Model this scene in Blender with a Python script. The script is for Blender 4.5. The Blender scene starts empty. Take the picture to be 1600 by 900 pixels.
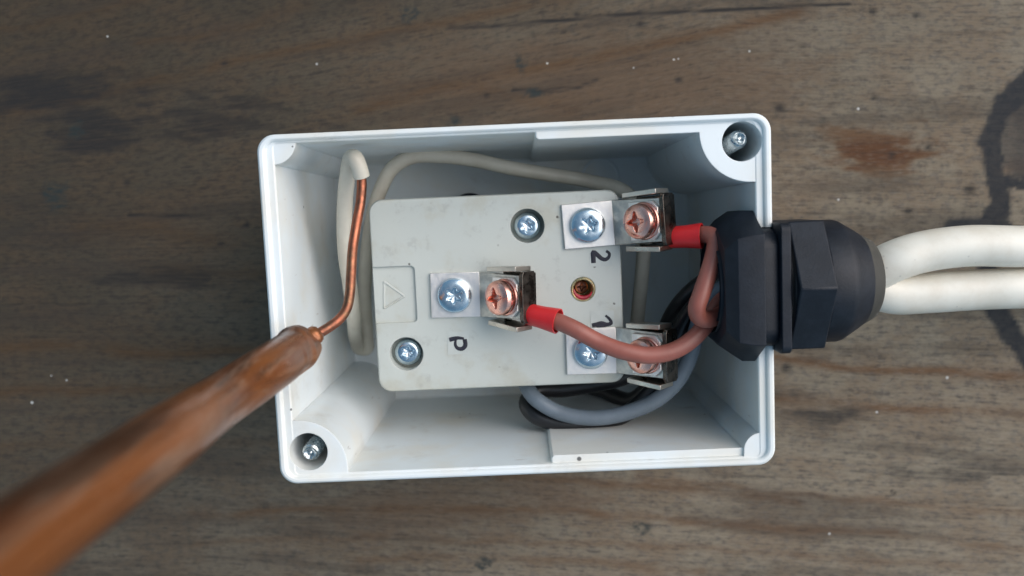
import bpy, bmesh, math, random
import numpy as np
from mathutils import Vector, Matrix, Euler
R = math.radians
random.seed(7)
MM = 0.001
sc = bpy.context.scene
col = sc.collection

# ------------------------------------------------------------------ camera
CAM = np.array([0.409, 20.54, 247.70])            # mm above the table
ROT = (-0.0960, 0.0071, -0.0433)
FPX = 1300.0                                      # focal length in photo pixels (1600 wide)
cam_d = bpy.data.cameras.new('camera')
cam = bpy.data.objects.new('camera', cam_d); col.objects.link(cam)
cam.location = CAM * MM; cam.rotation_euler = ROT
cam_d.sensor_width = 36; cam_d.lens = 36 * FPX / 1600
cam_d.clip_start = 0.004; cam_d.clip_end = 20
cam_d.dof.use_dof = True; cam_d.dof.focus_distance = 0.190; cam_d.dof.aperture_fstop = 13.5
sc.camera = cam
CM = np.array(Euler(ROT).to_matrix())

def ray(px, py): return CM @ np.array([(px - 800) / FPX, -(py - 450) / FPX, -1.0])
def at(px, py, z):
    """point (mm) at height z that the photo shows at px, py"""
    d = ray(px, py); return Vector(CAM + d * (z - CAM[2]) / d[2])
def atd(px, py, depth): return Vector(CAM + ray(px, py) * depth)

# ------------------------------------------------------------------ light
SUN_EL, SUN_AZ = R(44), R(25)     # from the right of the picture
w = bpy.data.worlds.new('World'); sc.world = w; w.use_nodes = True
nt = w.node_tree; bg = nt.nodes['Background']
sky = nt.nodes.new('ShaderNodeTexSky'); sky.sky_type = 'NISHITA'; sky.sun_disc = False
sky.sun_elevation = SUN_EL; sky.sun_rotation = R(90) - SUN_AZ
sky.dust_density = 3.0; sky.air_density = 1.0; sky.ozone_density = 1.0
hs = nt.nodes.new('ShaderNodeHueSaturation'); hs.inputs['Saturation'].default_value = 1.0; hs.inputs['Hue'].default_value = 0.472
nt.links.new(sky.outputs[0], hs.inputs['Color']); nt.links.new(hs.outputs[0], bg.inputs[0])
bg.inputs[1].default_value = 0.10
sl = bpy.data.lights.new('sun', 'SUN'); sl.energy = 1.3; sl.angle = R(70); sl.color = (1.0, 0.985, 0.95)
sun = bpy.data.objects.new('sun', sl); col.objects.link(sun)
sd = Vector((math.cos(SUN_EL) * math.cos(SUN_AZ), math.cos(SUN_EL) * math.sin(SUN_AZ), math.sin(SUN_EL)))
sun.rotation_euler = sd.to_track_quat('Z', 'Y').to_euler(); sun.location = sd * 2
sc.view_settings.view_transform = 'Standard'; sc.view_settings.look = 'None'
sc.view_settings.exposure = 0.62; sc.view_settings.gamma = 1

# ------------------------------------------------------------------ mesh helpers (all in mm)
class MB:
    def __init__(s): s.v = []; s.f = []
    def add(s, vs, fs):
        o = len(s.v); s.v += [tuple(p) for p in vs]; s.f += [tuple(i + o for i in f) for f in fs]
    def rings(s, rings, cap0=True, cap1=True):
        n = len(rings[0]); vs = [p for r in rings for p in r]; fs = []
        for k in range(len(rings) - 1):
            for i in range(n):
                j = (i + 1) % n
                fs.append((k * n + i, k * n + j, (k + 1) * n + j, (k + 1) * n + i))
        if cap0: fs.append(tuple(range(n))[::-1])
        if cap1: fs.append(tuple((len(rings) - 1) * n + i for i in range(n)))
        s.add(vs, fs)
    def lathe(s, prof, fr, seg=48, cap0=True, cap1=True):
        rg = []
        for r, h in prof:
            rg.append([fr(r * math.cos(2 * math.pi * i / seg), r * math.sin(2 * math.pi * i / seg), h) for i in range(seg)])
        s.rings(rg, cap0, cap1)
    def box(s, x0, x1, y0, y1, z0, z1, fr=lambda x, y, z: Vector((x, y, z))):
        s.prism([(x0, y0), (x1, y0), (x1, y1), (x0, y1)], z0, z1, fr)
    def prism(s, out, z0, z1, fr=lambda x, y, z: Vector((x, y, z))):
        s.rings([[fr(x, y, z0) for x, y in out], [fr(x, y, z1) for x, y in out]])
    def sweep(s, pts, rad, seg=20, flat=None, caps=True):
        P = resample(pts); n = len(P)
        rr = rad if callable(rad) else (lambda t: rad)
        T = [(P[min(i + 1, n - 1)] - P[max(i - 1, 0)]).normalized() for i in range(n)]
        N = T[0].orthogonal().normalized(); rg = []
        for i in range(n):
            N = (N - T[i] * N.dot(T[i])).normalized(); B = T[i].cross(N); r = rr(i / (n - 1))
            ring = []
            for k in range(seg):
                a = 2 * math.pi * k / seg
                d = N * math.cos(a) * r + B * math.sin(a) * r
                if flat: d.z *= flat
                ring.append(P[i] + d)
            rg.append(ring)
        s.rings(rg, caps, caps)
    def build(s, name, mat, parent=None, smooth=35, bevel=0):
        a = np.array([tuple(p) for p in s.v], float); c = (a.min(0) + a.max(0)) / 2
        me = bpy.data.meshes.new(name)
        me.from_pydata(((a - c) * MM).tolist(), [], s.f); me.update()
        bm = bmesh.new(); bm.from_mesh(me); bmesh.ops.recalc_face_normals(bm, faces=bm.faces); bm.to_mesh(me); bm.free()
        me.materials.append(mat)
        if smooth: me.shade_smooth(); me.set_sharp_from_angle(angle=R(smooth))
        o = bpy.data.objects.new(name, me); col.objects.link(o)
        o.location = c * MM
        if parent: attach(o, parent)
        if bevel:
            b = o.modifiers.new('bevel', 'BEVEL'); b.width = bevel * MM; b.segments = 2; b.limit_method = 'ANGLE'; b.angle_limit = R(40)
        return o
def worldm(o):
    m = Matrix.LocRotScale(o.location, o.rotation_euler, o.scale)
    return worldm(o.parent) @ o.matrix_parent_inverse @ m if o.parent else m
def attach(o, parent):
    o.parent = parent; o.matrix_parent_inverse = worldm(parent).inverted()

def resample(pts, step=0.6):
    pts = [Vector(p) for p in pts]
    if len(pts) == 2:
        n = max(2, int((pts[1] - pts[0]).length / step)); return [pts[0].lerp(pts[1], i / n) for i in range(n + 1)]
    P = [pts[0] * 2 - pts[1]] + pts + [pts[-1] * 2 - pts[-2]]; out = []
    for k in range(1, len(P) - 2):
        p0, p1, p2, p3 = P[k - 1:k + 3]
        a = lambda u, v: max((u - v).length ** 0.5, 1e-4)
        t0 = 0; t1 = a(p1, p0); t2 = t1 + a(p2, p1); t3 = t2 + a(p3, p2)
        m = max(3, int((p2 - p1).length / step))
        for i in range(m):
            t = t1 + (t2 - t1) * i / m
            A1 = p0 * ((t1 - t) / (t1 - t0)) + p1 * ((t - t0) / (t1 - t0)); A2 = p1 * ((t2 - t) / (t2 - t1)) + p2 * ((t - t1) / (t2 - t1))
            A3 = p2 * ((t3 - t) / (t3 - t2)) + p3 * ((t - t2) / (t3 - t2))
            B1 = A1 * ((t2 - t) / (t2 - t0)) + A2 * ((t - t0) / (t2 - t0)); B2 = A2 * ((t3 - t) / (t3 - t1)) + A3 * ((t - t1) / (t3 - t1))
            out.append(B1 * ((t2 - t) / (t2 - t1)) + B2 * ((t - t1) / (t2 - t1)))
    out.append(pts[-1]); return out

def frame(origin, zaxis=(0, 0, 1), xaxis=(1, 0, 0)):
    o = Vector(origin); z = Vector(zaxis).normalized(); x = Vector(xaxis); x = (x - z * x.dot(z)).normalized(); y = z.cross(x)
    return lambda a, b, c: o + x * a + y * b + z * c
def rrect(hx0, hx1, hy0, hy1, r, z, n=8):
    out = []
    for cx, cy, a0 in ((hx1 - r, hy1 - r, 0), (hx0 + r, hy1 - r, 90), (hx0 + r, hy0 + r, 180), (hx1 - r, hy0 + r, 270)):
        for k in range(n + 1):
            a = R(a0 + 90 * k / n); out.append(Vector((cx + r * math.cos(a), cy + r * math.sin(a), z)))
    return out
def empty(name, loc, label=None, cat=None, group=None, kind=None):
    o = bpy.data.objects.new(name, None); o.empty_display_size = 0.01; col.objects.link(o); o.location = Vector(loc) * MM
    tag(o, label, cat, group, kind); return o
def tag(o, label=None, cat=None, group=None, kind=None):
    for k, v in (('label', label), ('category', cat), ('group', group), ('kind', kind)):
        if v: o[k] = v
    return o
def boolean(o, cutters, op='DIFFERENCE'):
    for c in cutters:
        m = o.modifiers.new('b', 'BOOLEAN'); m.operation = op; m.solver = 'EXACT'; m.object = c; m.use_self = True
    bpy.context.view_layer.update()
    dg = bpy.context.evaluated_depsgraph_get()
    me = bpy.data.meshes.new_from_object(o.evaluated_get(dg))
    o.modifiers.clear(); old = o.data; me.name = old.name; o.data = me
    for c in cutters:
        d = c.data; bpy.data.objects.remove(c); bpy.data.meshes.remove(d)
    me.shade_smooth(); me.set_sharp_from_angle(angle=R(32))

# ------------------------------------------------------------------ materials
class NT:
    def __init__(s, name):
        s.m = bpy.data.materials.new(name); s.m.use_nodes = True; s.t = s.m.node_tree; s.p = s.t.nodes['Principled BSDF']
        s.co = s.t.nodes.new('ShaderNodeTexCoord').outputs['Object']
    def lk(s, a, b): s.t.links.new(a, b)
    def setin(s, sock, v):
        if isinstance(v, bpy.types.NodeSocket): s.lk(v, sock)
        elif isinstance(v, (tuple, list)) and len(v) == 3 and sock.type == 'RGBA': sock.default_value = (*v, 1)
        else: sock.default_value = v
    def noise(s, scale, detail=4, rough=0.55, vec=None, stretch=None, dist=0):
        n = s.t.nodes.new('ShaderNodeTexNoise'); n.inputs['Scale'].default_value = scale; n.inputs['Detail'].default_value = detail
        n.inputs['Roughness'].default_value = rough; n.inputs['Distortion'].default_value = dist
        v = vec or s.co
        if stretch:
            mp = s.t.nodes.new('ShaderNodeMapping'); mp.inputs['Scale'].default_value = stretch; s.lk(v, mp.inputs[0]); v = mp.outputs[0]
        s.lk(v, n.inputs['Vector']); return n.outputs['Fac']
    def voro(s, scale, vec=None, feature='F1'):
        n = s.t.nodes.new('ShaderNodeTexVoronoi'); n.inputs['Scale'].default_value = scale; n.feature = feature
        s.lk(vec or s.co, n.inputs['Vector']); return n.outputs['Distance']
    def rmp(s, f, lo, hi, a=0.0, b=1.0):
        n = s.t.nodes.new('ShaderNodeMapRange'); n.interpolation_type = 'SMOOTHSTEP'
        for k, v in zip(('Value', 'From Min', 'From Max', 'To Min', 'To Max'), (f, lo, hi, a, b)): s.setin(n.inputs[k], v)
        return n.outputs[0]
    def mix(s, f, a, b, mode='MIX'):
        n = s.t.nodes.new('ShaderNodeMix'); n.data_type = 'RGBA'; n.blend_type = mode
        s.setin(n.inputs['Factor'], f); s.setin(n.inputs[6], a); s.setin(n.inputs[7], b); return n.outputs[2]
    def math(s, op, a, b=0.0):
        n = s.t.nodes.new('ShaderNodeMath'); n.operation = op; s.setin(n.inputs[0], a); s.setin(n.inputs[1], b); return n.outputs[0]
    def attr(s, name):
        n = s.t.nodes.new('ShaderNodeAttribute'); n.attribute_name = name; return n
    def bump(s, h, dist=0.1, strength=1.0, bevel=0):
        n = s.t.nodes.new('ShaderNodeBump'); n.inputs['Strength'].default_value = strength; n.inputs['Distance'].default_value = dist * MM
        s.lk(h, n.inputs['Height'])
        if bevel: s.lk(s.bev(bevel), n.inputs['Normal'])
        s.lk(n.outputs[0], s.p.inputs['Normal'])
    def bev(s, r):
        b = s.t.nodes.new('ShaderNodeBevel'); b.samples = 6; b.inputs['Radius'].default_value = r * MM; return b.outputs[0]
    def set(s, **k):
        nm = dict(col='Base Color', rough='Roughness', metal='Metallic', sss='Subsurface Weight', spec='Specular IOR Level', coat='Coat Weight')
        for a, v in k.items(): s.setin(s.p.inputs[nm[a]], v)
        return s

def plastic_white():
    t = NT('white_abs_plastic')
    n = t.noise(40, 3); grime = t.rmp(t.noise(90, 6, 0.65), 0.56, 0.78)
    yel = t.rmp(t.noise(34, 4, 0.6), 0.44, 0.66)
    c = t.mix(yel, (0.74, 0.80, 0.82), (0.73, 0.735, 0.69))
    c = t.mix(t.math('MULTIPLY', grime, 0.5), c, (0.52, 0.50, 0.46))
    sp = t.math('MULTIPLY', t.rmp(t.voro(260), 0.10, 0.06), t.rmp(t.noise(60, 2), 0.60, 0.66))
    c = t.mix(t.math('MULTIPLY', sp, 0.8), c, (0.08, 0.08, 0.07))
    scr = t.math('MULTIPLY', t.rmp(t.noise(1, 3, 0.5, stretch=(60, 900, 200)), 0.66, 0.72), t.rmp(t.noise(55, 2), 0.5, 0.6))
    c = t.mix(t.math('MULTIPLY', scr, 0.6), c, (0.45, 0.44, 0.42))
    fl = 0.0
    for px, py, z, r_ in ((905, 717, 66.3, .55), (457, 229, 66.9, .2), (516, 267, 55, .4), (990, 215, 55, .35), (1040, 165 + 60, 40, .4), (455, 640, 67, .3)):
        p = at(px, py, z); d = t.t.nodes.new('ShaderNodeVectorMath'); d.operation = 'DISTANCE'; t.lk(t.co, d.inputs[0]); d.inputs[1].default_value = (p.x * MM, p.y * MM, (p.z - 34) * MM)
        fl = t.math('MAXIMUM', fl, t.rmp(d.outputs['Value'], r_ * 1.2 * MM, r_ * .6 * MM, 0, 0.9))
    c = t.mix(fl, c, (0.06, 0.06, 0.06))
    t.set(col=c, rough=t.rmp(n, 0.3, 0.7, 0.28, 0.42))
    t.bump(t.noise(700, 3), 0.02, 0.5, bevel=0.3); return t.m
def plastic_cream():
    t = NT('cream_moulded_plastic')
    st = t.rmp(t.noise(70, 5, 0.6), 0.49, 0.66); sm = t.rmp(t.noise(220, 5, 0.72), 0.55, 0.70)
    c = t.mix(t.math('MULTIPLY', st, 0.55), (0.52, 0.555, 0.52), (0.44, 0.425, 0.34))
    c = t.mix(t.math('MULTIPLY', sm, 0.3), c, (0.30, 0.31, 0.29))
    sp = t.math('MULTIPLY', t.rmp(t.voro(330), 0.14, 0.07), t.rmp(t.noise(150, 2), 0.56, 0.62))
    c = t.mix(t.math('MULTIPLY', sp, 0.85), c, (0.06, 0.05, 0.04))
    t.set(col=c, rough=0.42); t.bump(t.noise(900, 4), 0.03, 0.6, bevel=0.35); return t.m
def metal(name, c1, c2, rough=(0.18, 0.35), nscale=300, bump=0.02, bevel=0.15, stain=None):
    t = NT(name); n = t.noise(nscale, 4, 0.6)
    c = t.mix(t.rmp(n, 0.4, 0.65), c1, c2)
    if stain: c = t.mix(t.math('MULTIPLY', t.rmp(t.noise(nscale * 0.6, 4, 0.7), 0.5, 0.7), stain[1]), c, stain[0])
    t.set(col=c, metal=1.0, rough=t.rmp(t.noise(nscale * 1.7, 3), 0.35, 0.65, *rough))
    t.bump(t.noise(1600, 3), bump, 0.5, bevel=bevel); return t.m
def rubbery(name, c1, c2, rough=0.45, nscale=120, bump=0.02, bevel=0, fleck=0):
    t = NT(name); c = t.mix(t.rmp(t.noise(nscale, 5, 0.65), 0.38, 0.68), c1, c2)
    if fleck:
        sp = t.math('MULTIPLY', t.rmp(t.voro(520), 0.16, 0.08), t.rmp(t.noise(120, 2), 0.54, 0.62))
        c = t.mix(t.math('MULTIPLY', sp, fleck), c, (0.35, 0.35, 0.33))
    t.set(col=c, rough=rough, spec=0.3 if 'nylon' in name else 0.5); t.bump(t.noise(nscale * 8, 4), bump, 0.7, bevel=bevel); return t.m
M = dict(
    white=plastic_white(), cream=plastic_cream(),
    zinc=metal('zinc_plated_steel', (0.55, 0.66, 0.74), (0.66, 0.76, 0.82), (0.14, 0.26), 300, 0.01, bevel=0),
    plate=metal('tinned_brass_plate', (0.90, 0.86, 0.81), (0.80, 0.78, 0.76), (0.40, 0.52), 250, 0.05),
    steel=metal('nickel_plated_clamp', (0.60, 0.57, 0.51), (0.50, 0.47, 0.42), (0.24, 0.36), 90, 0.02, stain=((0.36, 0.30, 0.22), 0.35)),
    thread=metal('bright_screw_thread', (0.60, 0.66, 0.68), (0.38, 0.43, 0.45), (0.2, 0.4), 900, 0.04),
    pink=metal('copper_plated_screw', (0.87, 0.47, 0.38), (0.74, 0.36, 0.29), (0.20, 0.34), 200, 0.015, bevel=0, stain=((0.45, 0.18, 0.13), 0.4)),
    brass=metal('brass_bush', (0.70, 0.58, 0.33), (0.55, 0.42, 0.22), (0.25, 0.45), 600),
    cu=metal('bare_copper_wire', (0.34, 0.125, 0.075), (0.19, 0.085, 0.055), (0.36, 0.5), 260, 0.06, stain=((0.30, 0.20, 0.11), 0.5)),
    red=rubbery('red_ferrule_plastic', (0.62, 0.018, 0.020), (0.52, 0.015, 0.02), 0.38, bevel=0.15),
    brown=rubbery('brown_wire_insulation', (0.31, 0.100, 0.075), (0.25, 0.080, 0.058), 0.42),
    grey=rubbery('grey_wire_insulation', (0.155, 0.195, 0.235), (0.13, 0.165, 0.20), 0.42),
    black=rubbery('black_wire_insulation', (0.012, 0.013, 0.015), (0.02, 0.021, 0.023), 0.33),
    gland=rubbery('black_nylon', (0.006, 0.0095, 0.016), (0.011, 0.016, 0.025), 0.5, 200, 0.05, 0.3, 0.0),
    seal=rubbery('dusty_rubber', (0.035, 0.035, 0.03), (0.06, 0.058, 0.05), 0.7, 150, 0.05, 0, 0.5),
    cable=rubbery('white_cable_sheath', (0.74, 0.72, 0.64), (0.66, 0.62, 0.53), 0.38, 90, fleck=0.4),
    sheath=rubbery('cream_wire_insulation', (0.60, 0.575, 0.49), (0.52, 0.48, 0.40), 0.42, 80),
    ink=rubbery('marker_ink', (0.012, 0.012, 0.022), (0.02, 0.02, 0.035), 0.6, 400),
    tape=rubbery('label_tape', (0.54, 0.575, 0.545), (0.50, 0.535, 0.505), 0.38, 300),
    darkcu=metal('dark_copper_screw', (0.30, 0.13, 0.10), (0.18, 0.08, 0.06), (0.3, 0.45), 300),
    shaded_steel=metal('shaded_clamp_steel', (0.085, 0.075, 0.065), (0.13, 0.115, 0.10), (0.25, 0.4), 300, 0.02),  # clamp steel with shade and dark reflection painted into its colour
    dark=rubbery('dark_hole', (0.01, 0.01, 0.01), (0.02, 0.015, 0.015), 0.6),
    redpaint=rubbery('red_threadlock', (0.45, 0.01, 0.03), (0.25, 0.01, 0.02), 0.3, 600, 0.05),
)
AXR = (0.04, -0.05, 0.99)
def rod_mat():
    t = NT('weathered_copper_rod')
    vm = t.t.nodes.new('ShaderNodeVectorMath'); vm.operation = 'DOT_PRODUCT'; t.lk(t.co, vm.inputs[0]); vm.inputs[1].default_value = AXR
    v2 = t.t.nodes.new('ShaderNodeVectorMath'); v2.operation = 'SCALE'; v2.inputs[0].default_value = AXR; t.lk(t.math('MULTIPLY', vm.outputs['Value'], -0.92), v2.inputs['Scale'])
    v3 = t.t.nodes.new('ShaderNodeVectorMath'); v3.operation = 'ADD'; t.lk(t.co, v3.inputs[0]); t.lk(v2.outputs[0], v3.inputs[1]); vv = v3.outputs[0]
    g = t.noise(110, 5, 0.6, vv); h = t.noise(330, 5, 0.65, vv)
    c = t.mix(t.rmp(g, 0.38, 0.62), (0.36, 0.130, 0.040), (0.19, 0.073, 0.034))
    c = t.mix(t.math('MULTIPLY', t.rmp(h, 0.48, 0.68), 0.6), c, (0.46, 0.31, 0.22))
    c = t.mix(t.math('MULTIPLY', t.rmp(t.noise(190, 4, 0.6, vv), 0.5, 0.64), 0.7), c, (0.06, 0.032, 0.018))
    t.set(col=c, metal=0.6, rough=t.rmp(h, 0.3, 0.7, 0.26, 0.44)); t.bump(t.noise(140, 4), 0.35, 0.7); return t.m
M['rod'] = rod_mat()

# ------------------------------------------------------------------ wooden table
def vnoise(x, y, seed=0):
    xi = np.floor(x).astype(int); yi = np.floor(y).astype(int); xf = x - xi; yf = y - yi
    rnd = np.random.RandomState(seed).rand(256, 256)
    g = lambda a, b: rnd[a % 256, b % 256]
    u = xf * xf * (3 - 2 * xf); v = yf * yf * (3 - 2 * yf)
    return (g(xi, yi) * (1 - u) + g(xi + 1, yi) * u) * (1 - v) + (g(xi, yi + 1) * (1 - u) + g(xi + 1, yi + 1) * u) * v
def fbm(x, y, o=4, seed=0):
    s = 0; a = 1; t = 0
    for k in range(o): s = s + a * vnoise(x * 2 ** k, y * 2 ** k, seed + k); t += a; a *= 0.55
    return s / t
def sstep(e0, e1, x):
    t = np.clip((x - e0) / (e1 - e0), 0, 1); return t * t * (3 - 2 * t)
# board coordinates: fixed coordinates on the table plane in which its stains and grain lines are laid out (1 unit about 0.19 mm)
def board(x, y):
    q = (np.stack([x, y, np.zeros_like(x)], -1) - CAM) @ CM
    return 800 + FPX * q[:, 0] / -q[:, 2], 450 - FPX * q[:, 1] / -q[:, 2]
def unboard(u, v): return at(u, v, 0)
X0, X1, Y0, Y1 = -260.0, 300.0, -190.0, 220.0
xs = np.linspace(X0, X1, 640); ys = np.linspace(Y0, Y1, 470)
gx, gy = np.meshgrid(xs, ys); U, V = board(gx.ravel(), gy.ravel())
def polyd(pts, wob=0, seed=1):
    u = U + wob * (fbm(U / 40, V / 40, 3, seed) - .5) * 2; v = V + wob * (fbm(U / 60, V / 25, 3, seed + 9) - .5) * 2
    d = np.full(U.shape, 1e9)
    for (a, b), (c, e) in zip(pts[:-1], pts[1:]):
        L = (c - a) ** 2 + (e - b) ** 2; t = np.clip(((u - a) * (c - a) + (v - b) * (e - b)) / L, 0, 1)
        d = np.minimum(d, np.hypot(u - a - t * (c - a), v - b - t * (e - b)))
    return d
slope = 0.20 * sstep(520, 60, V)
s_lo = 0.055 * sstep(480, 700, V)
G = V + slope * np.clip(U - 700, -900, 420) - s_lo * np.maximum(U - 500, -200)
rust = np.zeros(U.shape)
lines = [([(-300, 235), (145, 150), (280, 119), (430, 82), (560, 60), (800, 15), (1000, -30)], 7, 0.75),
    ([(215, 69), (300, 57), (400, 36), (480, 8)], 5, 0.7), ([(-100, 60), (0, 52), (120, 25), (230, -5)], 6, 0.5),
    ([(560, 175), (680, 138), (800, 115), (900, 98), (1050, 65), (1170, 36), (1250, 18)], 8, 0.95), ([(580, 160), (640, 140), (720, 128), (800, 150), (900, 175)], 9, 0.6),
    ([(1180, 556), (1215, 562), (1300, 573), (1400, 581), (1700, 590)], 6, 1.0), ([(1180, 622), (1280, 628), (1370, 636), (1450, 641), (1700, 655)], 8, 0.9),
    ([(1000, 745), (1200, 770), (1300, 778), (1450, 790), (1700, 808)], 5, 0.6), ([(1150, 815), (1400, 838), (1700, 872)], 5, 0.55),
    ([(780, 742), (900, 752), (1100, 766), (1250, 783)], 6, 0.75), ([(300, 805), (560, 795), (720, 797), (900, 800), (1100, 815), (1400, 835)], 6, 0.8),
    ([(300, 850), (560, 838), (800, 845), (1100, 858), (1500, 885)], 5, 0.5), ([(560, 873), (700, 870), (900, 878), (1100, 895)], 6, 0.6),
    ([(-200, 545), (100, 540), (250, 552), (420, 548)], 9, 0.9), ([(-200, 618), (60, 612), (220, 606), (430, 612)], 8, 0.85), ([(-200, 700), (430, 690)], 7, 0.4),
    ([(800, 0), (900, -20)], 12, 0.8), ([(120, 360), (230, 356), (330, 370)], 12, 0.6), ([(230, 425), (330, 425), (410, 428)], 7, 0.45)]
for i, (p, wd, am) in enumerate(lines):
    d = polyd(p, 7, 20 + i); brk = sstep(0.28, 0.55, fbm(U / 70 + i, V / 30, 4, 40 + i))
    rust = np.maximum(rust, am * np.exp(-(d / wd) ** 2) * (0.35 + 0.65 * brk) + 0.25 * am * np.exp(-(d / (wd * 3)) ** 2))
patch = lambda cu, cv, ru, rv, amp, sd, n=0.5: amp * sstep(1.35, 0.25, np.hypot((U - cu) / ru, (V - cv) / rv) + n * (fbm(U / 38, V / 11, 5, sd) - 0.5) * 2)
rust = np.maximum(rust, patch(1372, 236, 88, 42, 1.6, 3, .9)); rust = np.maximum(rust, patch(1325, 212, 50, 20, 1.1, 5, .9))
knot = patch(1374, 238, 62, 26, 1.3, 3, .8)
warm = patch(930, 130, 360, 85, 1.15, 6, .45); warm = np.maximum(warm, patch(860, 165, 160, 40, 0.7, 7)); warm = np.maximum(warm, patch(290, 370, 150, 80, .3, 8))
warm = np.maximum(warm, patch(640, 800, 190, 50, .85, 10, .8)); warm = np.maximum(warm, patch(860, 772, 120, 30, .9, 12, .8)); warm = np.maximum(warm, patch(1260, 290, 70, 50, .5, 13, .8))
warm = np.maximum(warm, patch(1590, 262, 40, 16, 1, 14, .5)); warm = np.maximum(warm, patch(1150, 70, 130, 30, .35, 18, .8))
dark = patch(70, 145, 170, 34, .75, 15, .9); dark = np.maximum(dark, patch(140, 200, 70, 50, .7, 16, 1.0)); dark = np.maximum(dark, patch(330, 190, 180, 40, .55, 17, 1.1))
dark = np.maximum(dark, patch(1280, 648, 90, 16, .5, 21, 1.0)); dark = np.maximum(dark, patch(1500, 740, 170, 16, .45, 22, 1.1)); dark = np.maximum(dark, patch(250, 435, 130, 14, .5, 23, 1.0)); dark = np.maximum(dark, patch(60, 350, 140, 60, .3, 24, 1.0))
for (pu, pv, r) in [(165, 138, 5), (198, 285, 5), (345, 382, 4), (900, 22, 5), (1000, 38, 6), (1363, 18, 6), (1430, 25, 5), (1218, 169, 8), (1418, 330, 6), (1515, 297, 9), (1450, 230, 5), (1393, 243, 6), (1060, 125, 5), (1365, 153, 5), (800, 240, 4), (610, 745, 9), (350, 100, 5), (880, 50, 4), (760, 150, 4), (1228, 575, 8), (385, 352, 4)]:
    dark = np.maximum(dark, 0.75 * np.exp(-(np.hypot((U - pu) / 1.3, V - pv) / r) ** 2))
for p, wd, am in [([(700, 44), (800, 38), (1000, 22), (1180, 14), (1330, 4)], 2.6, .95), ([(200, 338), (330, 338)], 2.2, .8), ([(800, 140), (840, 143), (900, 138), (935, 125)], 3, .7), ([(1392, 765), (1398, 772), (1385, 775)], 2.5, .6), ([(-100, 480), (120, 476)], 2.4, .4), ([(430, 690), (700, 770), (900, 775)], 2, .0)]:
    dark = np.maximum(dark, am * np.exp(-(polyd(p, 2, 60) / wd) ** 2))
stain = np.zeros(U.shape)
for p, wd in [([(1760, 60), (1640, 100), (1590, 140), (1556, 180), (1545, 225), (1552, 262), (1562, 300), (1560, 335), (1530, 352), (1490, 356)], 17), ([(1500, 356), (1570, 350)], 10), ([(1568, 280), (1640, 296), (1700, 280)], 9),
              ([(1552, 330), (1545, 420), (1556, 485), (1575, 520), (1605, 556), (1640, 580)], 18), ([(1562, 160), (1600, 150), (1700, 140)], 14)]:
    stain = np.maximum(stain, sstep(wd * 1.25, wd * 0.75, polyd(p, 9, 70) + 9 * (fbm(U / 8, V / 8, 4, 72) - .5)))
stain = np.maximum(stain, 0.72 * sstep(1572, 1590, U + 14 * (fbm(U / 14, V / 14, 4, 75) - .5)) * sstep(140, 160, V + 20 * (fbm(U / 20, V / 20, 3, 76) - .5)) * sstep(292, 278, V))
stain = np.maximum(stain, 0.62 * sstep(70, 58, np.hypot((U - 1625) / 1.15, V - 222) + 10 * (fbm(U / 20, V / 20, 3, 71) - .5)))
moss = np.zeros(U.shape)
for (pu, pv, ru, rv) in [(120, 205, 12, 14), (1000, 826, 16, 10), (757, 880, 16, 12), (640, 22, 14, 12), (835, 145, 14, 8), (815, 100, 8, 14), (710, 190, 9, 8), (85, 305, 20, 22)]:
    moss = np.maximum(moss, sstep(1.2, 0.7, np.hypot((U - pu) / ru, (V - pv) / rv) + 1.5 * (fbm(U / 8, V / 6, 4, 80) - .5)))
# weathering plus painted light falloff: browner and darker upper left, paler grey lower right
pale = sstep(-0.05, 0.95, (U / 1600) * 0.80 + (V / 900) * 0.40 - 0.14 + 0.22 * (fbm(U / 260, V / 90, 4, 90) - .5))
tb = MB()
vs = [(x * 1.0, y * 1.0, 0.0) for x, y in zip(gx.ravel(), gy.ravel())]
nx, ny = len(xs), len(ys)
idx = np.arange(nx * ny).reshape(ny, nx)
quads = np.stack([idx[:-1, :-1], idx[:-1, 1:], idx[1:, 1:], idx[1:, :-1]], -1).reshape(-1, 4)
# slab sides and underside
extra = [(X0, Y0, -28), (X1, Y0, -28), (X1, Y1, -28), (X0, Y1, -28)]
nb = nx * ny; b0 = [nb, nb + 1, nb + 2, nb + 3]
faces = quads.tolist() + [tuple(b0[::-1]), (b0[0], b0[1]) + tuple(idx[0, ::-1].tolist()), (b0[2], b0[3]) + tuple(idx[-1, :].tolist()),
    (b0[1], b0[2]) + tuple(idx[::-1, -1].tolist()), (b0[3], b0[0]) + tuple(idx[:, 0].tolist())]
allv = np.array(vs + extra) * MM
me = bpy.data.meshes.new('wooden_table'); me.from_pydata(allv.tolist(), [], faces); me.update()
def put(name, arr):
    a = me.attributes.new(name, 'FLOAT', 'POINT'); a.data.foreach_set('value', np.concatenate([arr, np.zeros(4)]).astype(np.float32))
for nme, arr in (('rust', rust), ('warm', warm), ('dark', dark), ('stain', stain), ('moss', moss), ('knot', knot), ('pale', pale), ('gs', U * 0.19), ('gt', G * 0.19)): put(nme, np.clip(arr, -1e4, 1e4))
table = bpy.data.objects.new('wooden_table', me); col.objects.link(table); tag(table, kind='structure')
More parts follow.
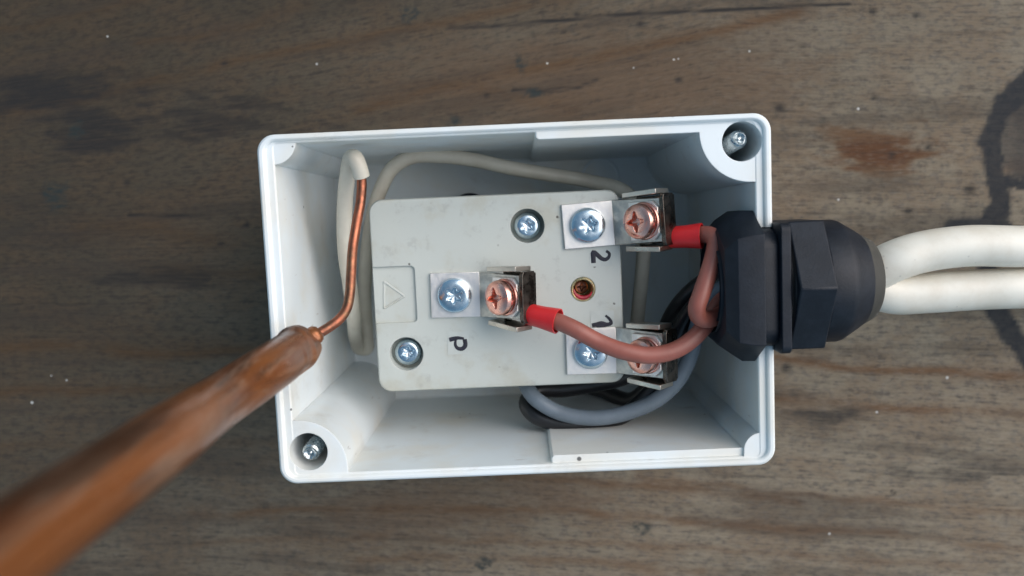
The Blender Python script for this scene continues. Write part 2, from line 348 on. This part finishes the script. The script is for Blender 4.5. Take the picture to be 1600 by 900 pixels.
def wood():
    t = NT('weathered_wood')
    cb = t.t.nodes.new('ShaderNodeCombineXYZ'); t.lk(t.attr('gs').outputs['Fac'], cb.inputs[0]); t.lk(t.attr('gt').outputs['Fac'], cb.inputs[1]); g = cb.outputs[0]
    A = lambda n: t.attr(n).outputs['Fac']
    band = t.noise(1.0, 5, 0.6, g, (0.010, 0.10, 1)); fib = t.noise(1.0, 7, 0.7, g, (0.06, 1.3, 1)); fine = t.noise(1.0, 6, 0.75, g, (0.28, 4.2, 1)); blot = t.noise(1.0, 6, 0.62, g, (0.05, 0.09, 1)); mott = t.noise(1.0, 6, 0.7, g, (0.35, 0.6, 1))
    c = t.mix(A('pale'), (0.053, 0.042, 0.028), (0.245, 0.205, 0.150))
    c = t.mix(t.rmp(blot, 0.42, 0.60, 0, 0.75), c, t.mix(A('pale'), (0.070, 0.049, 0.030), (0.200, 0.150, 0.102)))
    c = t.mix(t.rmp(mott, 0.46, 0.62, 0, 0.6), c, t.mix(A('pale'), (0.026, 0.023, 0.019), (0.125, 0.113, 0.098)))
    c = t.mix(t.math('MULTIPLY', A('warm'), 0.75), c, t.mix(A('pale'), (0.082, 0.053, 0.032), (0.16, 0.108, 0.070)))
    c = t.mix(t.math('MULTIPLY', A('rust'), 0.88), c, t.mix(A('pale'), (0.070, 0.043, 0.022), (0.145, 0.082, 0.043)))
    c = t.mix(t.math('MULTIPLY', A('knot'), 0.85), c, (0.095, 0.042, 0.018))
    dk = t.math('MULTIPLY', t.rmp(fib, 0.48, 0.60), t.rmp(mott, 0.40, 0.62, 0.15, 0.75))
    c = t.mix(t.math('MULTIPLY', dk, 0.6), c, (0.020, 0.018, 0.017))
    c = t.mix(t.rmp(fine, 0.52, 0.64, 0, 0.6), c, (0.032, 0.027, 0.023))
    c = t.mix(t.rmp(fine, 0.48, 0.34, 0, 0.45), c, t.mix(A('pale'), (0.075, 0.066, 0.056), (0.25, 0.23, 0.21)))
    c = t.mix(t.rmp(band, 0.50, 0.62, 0, 0.42), c, (0.045, 0.036, 0.029))
    dd = t.math('MULTIPLY', A('dark'), t.rmp(fib, 0.30, 0.55, 0.55, 1.15))
    c = t.mix(t.rmp(dd, 0.0, 0.95), c, (0.022, 0.021, 0.021))
    ss = t.math('MULTIPLY', A('stain'), t.rmp(mott, 0.4, 0.62, 0.98, 0.86))
    c = t.mix(ss, c, (0.020, 0.023, 0.028))
    c = t.mix(t.math('MULTIPLY', A('moss'), t.rmp(mott, 0.38, 0.58, 0.15, 0.85)), c, (0.022, 0.032, 0.033))
    # paint flecks
    fl = t.math('MULTIPLY', t.rmp(t.voro(0.22, g), 0.06, 0.045), t.rmp(t.noise(0.5, 2, 0.5, g), 0.74, 0.76))
    for (pu, pv, r) in [(495, 100, .42), (1053, 93, .4), (1060, 92, .3), (1171, 80, .4), (1341, 170, .55), (50, 629, .6), (104, 594, .4), (80, 587, .3), (1480, 590, .6), (1370, 644, .5), (855, 99, .4), (168, 57, .4), (1310, 312, .45), (1296, 834, .5), (990, 106, .3)]:
        p = unboard(pu, pv)
        d = t.t.nodes.new('ShaderNodeVectorMath'); d.operation = 'DISTANCE'; t.lk(t.co, d.inputs[0]); d.inputs[1].default_value = (p[0] * MM, p[1] * MM, 0)
        fl = t.math('MAXIMUM', fl, t.rmp(d.outputs['Value'], r * 0.85 * MM, r * .5 * MM, 0, 0.8))
    c = t.mix(fl, c, (0.62, 0.62, 0.60))
    h = t.math('ADD', t.math('MULTIPLY', fib, -0.8), t.math('MULTIPLY', fine, -0.5)); h = t.math('SUBTRACT', h, t.math('MULTIPLY', A('dark'), 0.9))
    t.set(col=c, rough=0.8, spec=0.25); t.bump(h, 0.40, 0.85); return t.m
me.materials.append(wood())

# ------------------------------------------------------------------ junction box
HX, HY, ZR = 55.0, 38.45, 68.0
box = empty('junction_box', (0, 0, 0), 'open white plastic junction box with its lid off, lying on the weathered boards', 'junction box')
b = MB()
def ring(ins, z, r, iy=None):
    iy = ins if iy is None else iy
    return rrect(-HX + ins, HX - ins, -HY + iy, HY - iy, r, z)
b.rings([ring(3.0, 0, 2.5), ring(1.9, 0.8, 3), ring(0.25, 66.6, 3.6), ring(0.0, 66.9, 3.8), ring(0.05, 67.6, 3.8), ring(0.45, 68.0, 3.6),
         ring(1.15, 68.0, 3.0, 1.0), ring(1.55, 67.75, 2.6, 1.3), ring(1.70, 67.15, 2.4, 1.5), ring(3.15, 67.1, 1.2, 1.75), ring(3.4, 66.8, 1.0, 1.95), ring(5.0, 3.4, 0.9, 3.6), ring(5.4, 3.0, 0.7, 4.0)])
shell = b.build('shell', M['white'], box)
def seg_boss(sx, sy, cx, cy, r, zt, name='boss', a_n=18):
    """corner boss: quarter disc round (cx,cy) that runs back into the box corner"""
    rings_ = []
    for z, sh in ((2.0, 1.55), (zt - 0.25, 0.12), (zt, 0.35)):
        ox, oy = -sx * sh, -sy * sh; pts = []
        for k in range(a_n + 1):
            a = R(90 * k / a_n); rr_ = r - (0.25 if z == zt else 0)
            pts.append(Vector((cx - sx * rr_ * math.cos(a) + ox, cy - sy * rr_ * math.sin(a) + oy, z)))
        ex_, ey_ = sx * (HX - 0.9), sy * (HY - 0.7)
        pts += [Vector((cx + ox, ey_ + oy - 0, z)) if False else Vector((cx + ox, cy - sy * r + oy, z))][:0]
        pts += [Vector((ex_ + ox, cy - sy * r + oy, z)), Vector((ex_ + ox, ey_ - sy * 2.0 + oy, z)), Vector((ex_ - sx * 2.0 + ox, ey_ + oy, z)), Vector((cx - sx * r + ox, ey_ + oy, z))]
        rings_.append(pts)
    m = MB(); m.rings(rings_); return m.build(name, M['white'])
def P2(px, py, z): p = at(px, py, z); return p.x, p.y
trx, try_ = P2(1176, 200, 67); blx, bly = P2(468, 731, 67)
b1 = seg_boss(1, 1, trx, try_, 11.3, 67.0); b2 = seg_boss(-1, -1, blx, bly, 10.6, 66.95)
brx, bry = P2(1190, 703, 66.5); tlx, tly = P2(424, 219, 66.5)
b3 = seg_boss(1, -1, brx, bry, 3.9, 67.0); b4 = seg_boss(-1, 1, tlx, tly, 5.2, 66.9)
# thicker wall panels on the right half
px0, _ = P2(836, 215, 67); px1, _ = P2(861, 718, 66)
pa = MB()
def panel(x0, x1, sy, th, zt):
    m = MB(); rg = []
    for z, sh in ((2.0, 1.55), (zt - 0.3, 0.1), (zt, 0.35)):
        ya = sy * (HY - 1.0 - sh); yb = sy * (HY - 1.5 - th - sh); e = 0.3 if z == zt else 0
        rg.append([Vector((x0 + e, ya, z)), Vector((x1, ya, z)), Vector((x1, yb, z)), Vector((x0 + e + 0.5, yb, z)), Vector((x0 + e, yb + sy * 0.5, z))])
    m.rings(rg); return m.build('panel', M['white'])
p1 = panel(px0, HX - 4, 1, 1.7, 67.0); p2 = panel(px1, HX - 4, -1, 1.9, 66.3)
boolean(shell, [b1, b2, b3, b4, p1, p2], 'UNION')
# holes and the slot for the gland
GZ = 60.0; GY = at(1260, 440, GZ).y
NR = 12.9
hx1, hy1 = P2(1159, 221, 67); hx2, hy2 = P2(482, 706, 67)
cut = []
for hx, hy in ((hx1, hy1), (hx2, hy2)):
    m = MB(); m.lathe([(4.15, 40), (4.3, 80)], frame((hx, hy, 0)), 40); cut.append(m.build('cut', M['white']))
m = MB(); m.lathe([(NR, 48.5), (NR, 60)], frame((0, GY, GZ), (1, 0, 0), (0, 1, 0)), 48); cut.append(m.build('cut', M['white']))
m = MB(); m.box(48.5, 60, GY - NR, GY + NR, GZ, 80); cut.append(m.build('cut', M['white']))
boolean(shell, cut)
# floor mark and plug
m = MB(); fr = frame((*P2(938, 277, 3), 3.0)); m.lathe([(5.6, -0.5), (5.6, 0.35), (5.2, 0.45), (4.8, 0.35), (4.8, -0.5)], fr, 48); m.build('moulding_ring', M['white'], box)
m = MB(); m.lathe([(6.0, -0.2), (6.0, 2.2), (5.2, 3.0), (0.01, 3.2)], frame((*P2(735, 334, 4), 3.0)), 40); m.build('floor_plug', M['gland'], box)
def threaded(m, fr, r, z0, z1, pitch=0.75, seg=28):
    n = int((z1 - z0) / pitch * 6); rg = []
    for i in range(n + 1):
        z = z0 + (z1 - z0) * i / n; g = []
        for k in range(seg):
            ph = (z / pitch - k / seg) % 1.0; rr_ = r - 0.28 * abs(ph - 0.5) * 2
            if z1 - z < 0.7: rr_ *= 0.72 + 0.4 * (z1 - z)
            a = 2 * math.pi * k / seg; g.append(fr(rr_ * math.cos(a), rr_ * math.sin(a), z))
        rg.append(g)
    for q, dz in ((0.62, 0.12), (0.5, -0.15), (0.32, -0.45), (0.12, -0.1)):
        rg.append([fr(r * q * (1 + 0.18 * math.sin(3 * 2 * math.pi * k / seg + q * 9)) * math.cos(2 * math.pi * k / seg), r * q * math.sin(2 * math.pi * k / seg), z1 + dz + 0.12 * math.sin(4 * math.pi * k / seg)) for k in range(seg)])
    m.rings(rg)
for hx, hy, ax in ((hx1 - 3.4, hy1 - 3.1, (0.13, 0.15, 1)), (hx2 + 2.9, hy2 + 3.0, (-0.12, -0.15, 1))):
    m = MB(); f0 = Vector((hx, hy, 40)); threaded(m, frame(f0, ax), 2.05, 0, 26.0)
    o = m.build('cover_screw', M['thread'], box)

# ------------------------------------------------------------------ switch block
TZ = 50.0
sw = empty('switch_block', (0, 0, 3), 'cream plastic switch block with three metal terminals, seated inside the white box', 'switch')
cs = [at(577, 311, TZ), at(968, 297, TZ), at(977, 603, TZ), at(590, 608, TZ)]
lx = (cs[0].x + cs[3].x) / 2; rx = (cs[1].x + cs[2].x) / 2; ty = (cs[0].y + cs[1].y) / 2; by = (cs[2].y + cs[3].y) / 2
m = MB()
def rr2(i, z, r): return rrect(lx + i, rx - i, by + i, ty - i, r, z)
m.rings([rr2(3.2, 3.02, 2.5), rr2(3.0, 37, 2.5), rr2(0.2, 37.4, 3.4), rr2(0.1, 38, 3.4), rr2(0, TZ - 0.6, 3.2), rr2(0.25, TZ - 0.12, 3.1), rr2(0.8, TZ, 2.8)])
hous = m.build('housing', M['cream'], sw)
cut = []
HS = [at(824, 353, TZ), at(635, 553, TZ)]
for p in HS:
    m = MB(); m.lathe([(4.0, -4.6), (4.1, 5)], frame(p), 40); cut.append(m.build('cut', M['cream']))
BU = at(911, 452, TZ)
m = MB(); m.lathe([(2.95, -7), (2.95, 5)], frame(BU), 36); cut.append(m.build('cut', M['cream']))
q0, q1 = at(583, 418, TZ), at(652, 503, TZ)
m = MB(); m.rings([rrect(q0.x - 6, q1.x, q1.y, q0.y, 1.0, TZ - 0.7), rrect(q0.x - 6, q1.x + .15, q1.y - .15, q0.y + .15, 1.1, TZ + 3)]); cut.append(m.build('cut', M['cream']))
boolean(hous, cut)
# moulded triangle in the recess
m = MB(); tri = [at(600, 440, TZ - .7), at(632, 463, TZ - .7), at(600, 482, TZ - .7)]
for i in range(3): m.sweep([tri[i], tri[(i + 1) % 3]], 0.3, 10, 0.28)
m.build('moulded_triangle', M['cream'], sw)

def head(m, fr, Rr, h, kind, rec=2.1, seg=60, ring_=True, depth=1.4):
    """screw head: domed disc with a six-lobe or cross recess"""
    def star(th, s):
        if kind == 'torx': return rec * s * (1 + 0.20 * math.cos(6 * th)) / 1.05
        return rec * 1.3 * s / (1 + 1.15 * abs(math.sin(2 * th)) ** 1.6)
    rg = []
    def circ(r, z): rg.append([fr(r * math.cos(2 * math.pi * i / seg), r * math.sin(2 * math.pi * i / seg), z) for i in range(seg)])
    circ(Rr * 0.97, 0); circ(Rr, h * 0.25); circ(Rr * 0.985, h * 0.55); circ(Rr * 0.93, h * 0.78); circ(Rr * 0.82, h * 0.92); circ(Rr * 0.66, h)
    def mixr(w_, s, z): rg.append([fr(*( [(w_ * star(2 * math.pi * i / seg, s) + (1 - w_) * Rr * 0.60) * f for f in (math.cos(2 * math.pi * i / seg), math.sin(2 * math.pi * i / seg))]), z) for i in range(seg)])
    mixr(0.5, 1, h * 1.01); mixr(1, 1.03, h); mixr(1, 0.98, h - 0.08); mixr(1, 0.78, h - depth)
    mixr(1, 0.74, h - depth * 1.02); mixr(1, 0.02, h - depth * 1.15)
    m.rings(rg)
for i, p in enumerate(HS):
    m = MB(); f = frame(p - Vector((0, 0, 4.2)), (0.03, -0.02, 1), (math.cos(.4 + i), math.sin(.4 + i), 0)); head(m, f, 3.3, 2.4, 'torx', 1.5)
    m.build('housing_screw', M['zinc'], sw, 24)
m = MB(); f = frame(BU)
m.lathe([(2.9, -7), (2.9, 0.15), (2.6, 0.4), (2.3, 0.2), (2.15, -0.2), (2.1, -7)], f, 40, cap0=False); bush = m.build('brass_bush', M['brass'], sw)
m = MB(); head(m, frame(BU - Vector((0, 0, 6.4)), (0.1, 0, 1)), 1.8, 1.0, 'cross', 0.9, depth=.7); m.build('recessed_screw', M['darkcu'], bush)
m = MB(); a0 = R(175); arc = [f(2.2 * math.cos(a0 + R(165) * k / 10), 2.05 * math.sin(a0 + R(165) * k / 10), 0.08) for k in range(11)]
m.sweep(arc, lambda t: 0.15 + 0.42 * math.sin(math.pi * min(max(t, .05), .95)) , 8); m.build('threadlock_ring', M['redpaint'], bush)

C45 = math.cos(R(45)); S45 = math.sin(R(45))
def terminal(quad, label, spin, dz=0.0, ear=0.0):
    c = sum((at(px, py, TZ + 0.9) for px, py in quad), Vector()) / 4
    e = (at(*quad[1], TZ + .9) - at(*quad[0], TZ + .9)) + (at(*quad[2], TZ + .9) - at(*quad[3], TZ + .9)); e.normalize()
    wid = ((at(*quad[1], TZ + .9) - at(*quad[0], TZ + .9)).length) / 2; hgt = ((at(*quad[3], TZ + .9) - at(*quad[0], TZ + .9)).length) / 2
    c.z = TZ + 0.02; F = frame(c, (0, 0, 1), e)
    m = MB(); th = 0.85
    # plate
    m.rings([[F(x, y, z) for x, y in ((-wid, -hgt), (wid, -hgt), (wid, hgt), (-wid, hgt))] for z in (0, th)])
    plate = m.build('terminal', M['plate'], sw, bevel=0.12); plate['label'] = label
    # inclined strap rising to the right
    I = lambda u, v, n: F(wid + (u - n) * C45, v, th + (u + n) * S45)
    m = MB(); m.rings([[I(u, v, -0.9) for u, v in ((-0.75, -hgt), (14.5, -hgt + .4), (14.5, hgt - .4), (-0.75, hgt))], [I(u, v, 0) for u, v in ((-0.35, -hgt), (14.5, -hgt + .4), (14.5, hgt - .4), (-0.35, hgt))]])
    m.build('terminal_strap', M['steel2'], plate, bevel=0.12)
    # cage: two side ears and a back plate
    m = MB(); hv = hgt + 0.15
    for s in (1, -1):
        lean = 0.9 + (ear if s < 0 else 0)
        o1 = [(4.2, s * hv), (13.6, s * (hv + lean * 0.4)), (13.6, s * (hv + 1.15 + lean * 0.4)), (4.2, s * (hv + 1.15))]
        m.rings([[I(u, v, -3.6) for u, v in o1], [I(u, v + s * 0.15, 1.5) for u, v in o1]])
    o.name = o.name
    m.build('clamp_cage', M['steel'], plate, bevel=0.12); m = MB()
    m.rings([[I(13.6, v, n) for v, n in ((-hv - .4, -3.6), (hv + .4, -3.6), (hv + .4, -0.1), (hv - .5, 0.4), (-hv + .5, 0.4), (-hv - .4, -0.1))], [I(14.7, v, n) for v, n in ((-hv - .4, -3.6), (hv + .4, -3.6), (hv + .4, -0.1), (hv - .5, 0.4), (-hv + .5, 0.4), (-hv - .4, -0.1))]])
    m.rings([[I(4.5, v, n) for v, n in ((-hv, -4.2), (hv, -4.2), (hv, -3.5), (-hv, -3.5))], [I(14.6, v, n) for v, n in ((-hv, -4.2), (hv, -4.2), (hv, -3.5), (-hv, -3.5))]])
    m.build('cage_back', M['shaded_steel'], plate, bevel=0.12)
    # square pressure washer with cut corners
    m = MB(); k = 1.5; a, b_, h_ = 5.4, 13.4, hgt - 0.9
    out = [(a, -h_), (b_ - k, -h_), (b_, -h_ + k), (b_, h_ - k), (b_ - k, h_), (a, h_)]
    m.rings([[I(u, v, 0.05) for u, v in out], [I(u, v, 0.9) for u, v in out]]); m.build('clamp_washer', M['plate'], plate, bevel=0.1)
    ctr = I(9.6, 0, 0.95); nrm = I(0, 0, 1) - I(0, 0, 0); ux = I(1, 0.35 * spin, 0) - I(0, 0, 0)
    f2 = frame(ctr, nrm, ux); m = MB()
    m.lathe([(4.25, 0), (4.3, 0.35), (4.1, 0.6), (3.5, 0.7), (3.5, 0.95)], f2, 48)
    head(m, lambda x, y, z: f2(x, y, z + 0.9), 4.05, 2.5, 'cross', 2.0, depth=1.5); m.lathe([(2.2, -8), (2.2, 0)], f2, 24)
    m.build('clamp_screw', M['pink'], plate, 26)
    sx_, sy_ = -0.15, 0.0
    f3 = frame(F(sx_, sy_, th), (0, 0, 1), F(math.cos(spin), math.sin(spin), 0) - F(0, 0, 0)); m = MB()
    head(m, f3, 4.2, 2.1, 'torx', 1.85); m.build('plate_screw', M['zinc'], plate, 24)
    return F, I, wid
M['steel2'] = metal('nickel_strap', (0.55, 0.54, 0.50), (0.44, 0.44, 0.42), (0.3, 0.45), 500, 0.03)
T2 = terminal([(877, 320), (956, 312), (961, 384), (883, 390)], 'bright terminal beside the marker figure 2, at the upper right of the block', 0.2)
TP = terminal([(672, 427), (749, 425), (751, 495), (674, 497)], 'terminal above the marker letter P, in the middle of the block', 0.45, ear=1.6)
T1 = terminal([(883, 514), (961, 513), (964, 582), (888, 586)], 'terminal partly under the brown wire, at the lower right of the block', 0.1, ear=0.6)

# hand-written marks on little tape squares
def marks(tape_px, strokes, r, txt):
    m = MB(); q = [at(px, py, TZ + .03) for px, py in tape_px]
    m.rings([q, [p + Vector((0, 0, 0.05)) for p in q]]); tp = m.build('label_tape', M['tape'], sw)
    m = MB()
    for st in strokes: m.sweep([at(px, py, TZ + .10) for px, py in st], lambda t: r * 1.4 * (0.85 + 0.3 * math.sin(t * 3 + 1)), 8, 0.18)
    k = m.build('ink_mark', M['ink'], tp); k['label'] = txt
marks([(921, 391), (956, 389), (957, 415), (922, 417)], [[(927.5, 411), (927, 402), (927, 394), (933, 398), (940, 404), (946, 405.5), (951, 402), (952, 396), (947, 392)]], 0.36, 'black handwritten figure 2 turned on its side')
marks([(699, 519), (732, 518), (733, 553), (700, 554)], [[(702, 531), (708, 529.5), (716, 528), (725, 529)], [(726, 530), (727, 540), (722, 545), (715, 544), (711.5, 539), (712, 531)]], 0.33, 'black handwritten letter P turned on its side')
marks([(922, 486), (959, 485), (960, 510), (923, 511.5)], [[(925, 508.5), (932, 507), (940, 505), (948, 507), (955, 505), (953.5, 500), (950, 496), (946, 493)], [(930, 507), (939, 509.5), (952, 507)]], 0.32, 'smudged black handwritten figure 1 turned on its side')

# ------------------------------------------------------------------ cable gland (axis along x)
GA = lambda y, z, x: Vector((x, GY + y, GZ + z))
gl = empty('cable_gland', (56, GY, GZ - 14), 'black nylon cable gland with hexagonal nuts clamped in the right wall of the white box', 'cable gland')
def hexm(Rc, x0, x1, rot=0):
    return [[GA(Rc * math.sin(R(60 * k + rot)), Rc * math.cos(R(60 * k + rot)), x) for k in range(6)] for x in (x0, x1)]
def oct8(a, b_, c, d, x, k=1): return [GA(y * k, z * k, x) for y, z in ((a, b_), (c, d), (c, -d), (a, -b_), (-a, -b_), (-c, -d), (-c, d), (-a, b_))]
m = MB(); m.rings([oct8(11.7, 14.2, 16.6, 5.5, 51.4), oct8(11.5, 14.2, 16.5, 5.5, 48.6), oct8(11.0, 13.9, 14.6, 6.5, 45.9), oct8(8.6, 11.8, 12.4, 5.5, 43.6)]); nut = m.build('lock_nut', M['gland'], gl)
m = MB(); m.lathe([(10.6, 40), (10.6, 60)], GA, 48); boolean(nut, [m.build('cut', M['gland'])])
def sq(h, rr_, x): return [GA(p.x, p.y, x) for p in rrect(-h, h, -h, h, rr_, 0, 8)]
m = MB(); m.lathe([(10.5, 43.0), (10.55, 43.2), (10.55, 51.0), (9.2, 51.0), (9.2, 43.0)], GA, 64, False, False)
m.rings([[GA(9.3 * math.cos(2 * math.pi * k / 48), 9.3 * math.sin(2 * math.pi * k / 48), x) for k in range(48)] for x in (50.0, 51.0)]); m.build('threaded_collar', M['gland'], gl)
m = MB(); m.rings([sq(12.3, 4, 50.8), sq(12.7, 4.2, 51.0), sq(12.7, 4.2, 54.2), sq(12.3, 4, 54.9)]); m.build('gasket_block', M['gland'], gl)
m = MB(); m.rings([sq(13.7, 1.6, 54.88), sq(13.9, 1.8, 55.0), sq(13.9, 1.8, 56.8), sq(13.7, 1.6, 57.0)]); m.build('flange', M['gland'], gl)
m = MB(); m.lathe([(11, 56.7), (13.4, 56.8), (13.8, 57.2), (13.2, 57.8), (13.6, 58.2), (13.0, 58.8)], GA, 64); m.build('sealing_ring', M['black'], gl)
m = MB(); m.rings(hexm(16.1, 58.2, 66.0, 0)); hb = m.build('hexagonal_body', M['gland'], gl, bevel=0.35)
m = MB(); m.lathe([(13, 65.8), (13.7, 66.0), (13.8, 70.2), (13.5, 71.2), (12.9, 72.1), (12.0, 73.6), (11.1, 75.0), (10.3, 76.2)], GA, 64); m.build('dome_nut', M['gland'], gl)
m = MB(); m.lathe([(10.4, 75.6), (10.5, 75.9), (10.1, 76.6), (9.6, 77.6), (9.1, 78.5), (8.4, 79.0), (6.5, 79.0), (6.5, 78.5)], GA, 64); m.build('rubber_seal', M['seal'], gl)

# ------------------------------------------------------------------ wires
def path(pp): return [at(*p) for p in pp]
def wire(name, mat, pp, r, label, cat, group=None, seg=22, world=()):
    m = MB(); m.sweep(path(pp) + [Vector(p) for p in world], r, seg); o = m.build(name, mat, None, 60); tag(o, label, cat, group); return o
# two white outer cables
for pp, wd, lab in (([(1352, 432, 59), (1395, 409, 61), (1440, 394, 61), (1510, 384.5, 61), (1605, 385, 60.5)], [(150, -0.5 + GY + 6, 50), (185, GY + 3, 22), (225, GY - 4, 5.2), (290, GY - 10, 4.6)], 'white sheathed cable curving up out of the gland, the upper one of the pair'),
                    ([(1352, 446, 57.5), (1395, 459, 57.5), (1450, 457.5, 57.5), (1520, 453, 57.5), (1605, 450, 57.5)], [(150, GY - 6.0, 47), (185, GY - 9, 20), (225, GY - 15, 5.2), (290, GY - 22, 4.6)], 'white sheathed cable leaving the gland straight, the lower one of the pair')):
    wire('sheathed_cable', M['cable'], pp, 4.65, lab, 'cable', 'white outer cables', 28, wd)
def ferrule(p0, p1, parent):
    a, b_ = Vector(p0), Vector(p1); ax = (b_ - a); L = ax.length; f = frame(a, ax, (0, 0, 1))
    m = MB(); m.lathe([(1.6, 0), (2.35, 0.15), (2.5, 0.6), (2.55, L * 0.5), (2.9, L - 0.4), (2.92, L), (2.6, L), (2.5, L - 0.3), (2.2, L - 2.4), (0.3, L - 2.4)], f, 36, True, True)
    m.build('red_sleeve', M['red'], parent)
    m = MB(); m.lathe([(1.35, -3.5), (1.35, 0.5)], f, 20); m.build('metal_pin', M['steel'], parent)
pa_, pb_ = at(1042, 371, 57), at(1097, 368.5, 60.3)
w2 = wire('brown_wire', M['brown'], [(1085, 368.5, 58.6), (1097, 366.5, 60.2), (1111, 368, 62), (1118, 378, 63.5), (1115, 400, 65), (1106, 430, 66.5), (1095, 462, 67.5), (1089, 480, 67.5), (1091, 493, 66.5), (1102, 499, 65), (1120, 495, 63), (1150, 478, 60), (1185, 466, 58)], 1.95,
          'brown wire bending down in a tight hook from the upper right terminal to the gland', 'wire', 'brown wires with red sleeves')
ferrule(pa_, pb_, w2)
pa_, pb_ = at(820, 489, 58), at(872, 502, 61.5)
wp = wire('brown_wire', M['brown'], [(860, 499, 61), (878, 505, 62), (900, 515, 62.8), (935, 534, 63), (975, 549, 64), (1015, 555, 64), (1055, 547, 63.5), (1085, 527, 62.5), (1108, 500, 61), (1128, 470, 59), (1160, 455, 58), (1185, 452, 57)], 1.95,
          'brown wire sagging in a long curve from the middle terminal across to the gland', 'wire', 'brown wires with red sleeves')
ferrule(pa_, pb_, wp)
wire('grey_wire', M['grey'], [(1190, 440, 57), (1150, 440, 56), (1115, 462, 54), (1093, 500, 52), (1082, 545, 50), (1062, 590, 49), (1030, 622, 48), (985, 643, 47.5), (930, 653, 47), (875, 645, 46), (838, 624, 45), (824, 606, 42), (822, 590, 34), (840, 590, 22), (900, 592, 12)], 1.92,
     'grey wire looping from the gland down along the bottom side of the block', 'wire')
wire('black_wire', M['black'], [(1190, 425, 56), (1150, 430, 55), (1110, 455, 52), (1075, 492, 48), (1052, 540, 46), (1038, 580, 45), (1012, 618, 44), (975, 648, 43.5), (925, 661, 43.5), (872, 661, 43.5), (836, 649, 42.5), (823, 630, 40), (838, 611, 38), (880, 608, 38), (930, 600, 39), (965, 592, 42), (1000, 578, 46), (1022, 566, 50)], 2.1,
     'black wire looping beneath the grey one and back to the lower right terminal', 'wire', 'black wires from the gland')
wire('black_wire', M['black'], [(1190, 412, 56), (1150, 418, 54), (1105, 437, 49), (1066, 470, 44), (1042, 510, 38), (1032, 560, 33), (1012, 604, 30), (985, 625, 26), (940, 610, 18), (900, 600, 10)], 2.1,
     'black wire running down behind the other wires, closest to the box floor', 'wire', 'black wires from the gland')
# earth wire: cream insulation, stripped end
ew = wire('earth_wire', M['sheath'], [(1190, 400, 55), (1140, 440, 40), (1080, 510, 26), (1030, 575, 17), (1000, 590, 15), (994, 560, 17), (996, 500, 28), (1002, 440, 32), (1006, 380, 34), (1004, 335, 33), (975, 299, 30), (920, 283, 27), (860, 273, 29), (800, 263, 31), (740, 250, 32), (690, 244, 33), (645, 245, 33), (614, 262, 33), (595, 295, 32), (584, 330, 31), (573, 400, 27), (570, 470, 19), (573, 525, 15), (573, 545, 12), (563, 545, 12), (556, 530, 20), (553, 500, 36), (551, 478, 40), (546, 440, 43), (540, 400, 46), (538, 350, 49), (540, 300, 52), (545, 262, 55), (549, 247, 58.5), (555, 247, 60.5), (560, 258, 60.5), (565, 276, 59.5)], 1.85,
          'cream insulated earth wire looping round the block, its stripped copper end joined to the rod', 'wire')
m = MB(); m.sweep(path([(556, 249, 60.3), (560, 258, 60.5), (564.5, 276, 59.7), (564, 310, 60), (557, 350, 62), (551, 390, 63.5), (548.5, 430, 65), (546.5, 460, 66), (541, 484, 67), (530, 499, 68), (516, 510, 69), (500, 520, 70)]), 1.12, 18)
m.build('copper_core', M['cu'], ew, 60)
# copper rod reaching up towards the camera
r0 = atd(500, 517, 176); r1 = atd(478, 536, 175); r2 = atd(330, 636, 134); r3 = atd(92, 802, 82)
ax = (r3 - r1).normalized(); end = r3 + ax * 42
pts = [r0, r0.lerp(r1, 0.5), r1, r1.lerp(r3, 0.14), r1.lerp(r3, 0.3), r2.lerp(r1.lerp(r3, .47), .3), r1.lerp(r3, 0.75), r3, end]
PR = resample(pts, 0.7); m = MB(); n = len(PR); acc = 0; seg = 40; rg = []
N = Vector((0, 0, 1)).cross(ax).normalized()
for i, p in enumerate(PR):
    T = (PR[min(i + 1, n - 1)] - PR[max(i - 1, 0)]).normalized(); N = (N - T * N.dot(T)).normalized(); B = T.cross(N)
    if i: acc += (p - PR[i - 1]).length
    rad0 = np.interp(acc, [0, 0.6, 1.4, 2.2, 2.6, 3.8, 6.0, 9, 14, 15.2, 19, 60, 200], [1.2, 1.9, 2.2, 2.1, 2.3, 3.3, 4.2, 4.8, 5.15, 4.55, 4.45, 4.4, 4.45])
    g = []
    for k in range(seg):
        a = 2 * math.pi * k / seg; rad = rad0 * (1 - (0.11 * float(np.interp(acc, [0, 3, 14, 18], [0, 1, 1, 0])) * (0.5 + 0.5 * math.cos(4 * a + 0.8)))); bmp = 0.16 * math.sin(2 * a + acc * .25) + 0.12 * math.sin(5 * a - acc * .4) if acc < 22 else 0.04 * math.sin(3 * a + acc * .1)
        rr_ = rad + bmp * min(1, rad / 4); g.append(p + N * math.cos(a) * rr_ + B * math.sin(a) * rr_)
    rg.append(g)
m.rings(rg); rod = m.build('copper_rod', M['rod'], None, 50)
tag(rod, 'thick tarnished copper rod reaching in from the lower left, joined to the bare copper wire', 'copper rod')
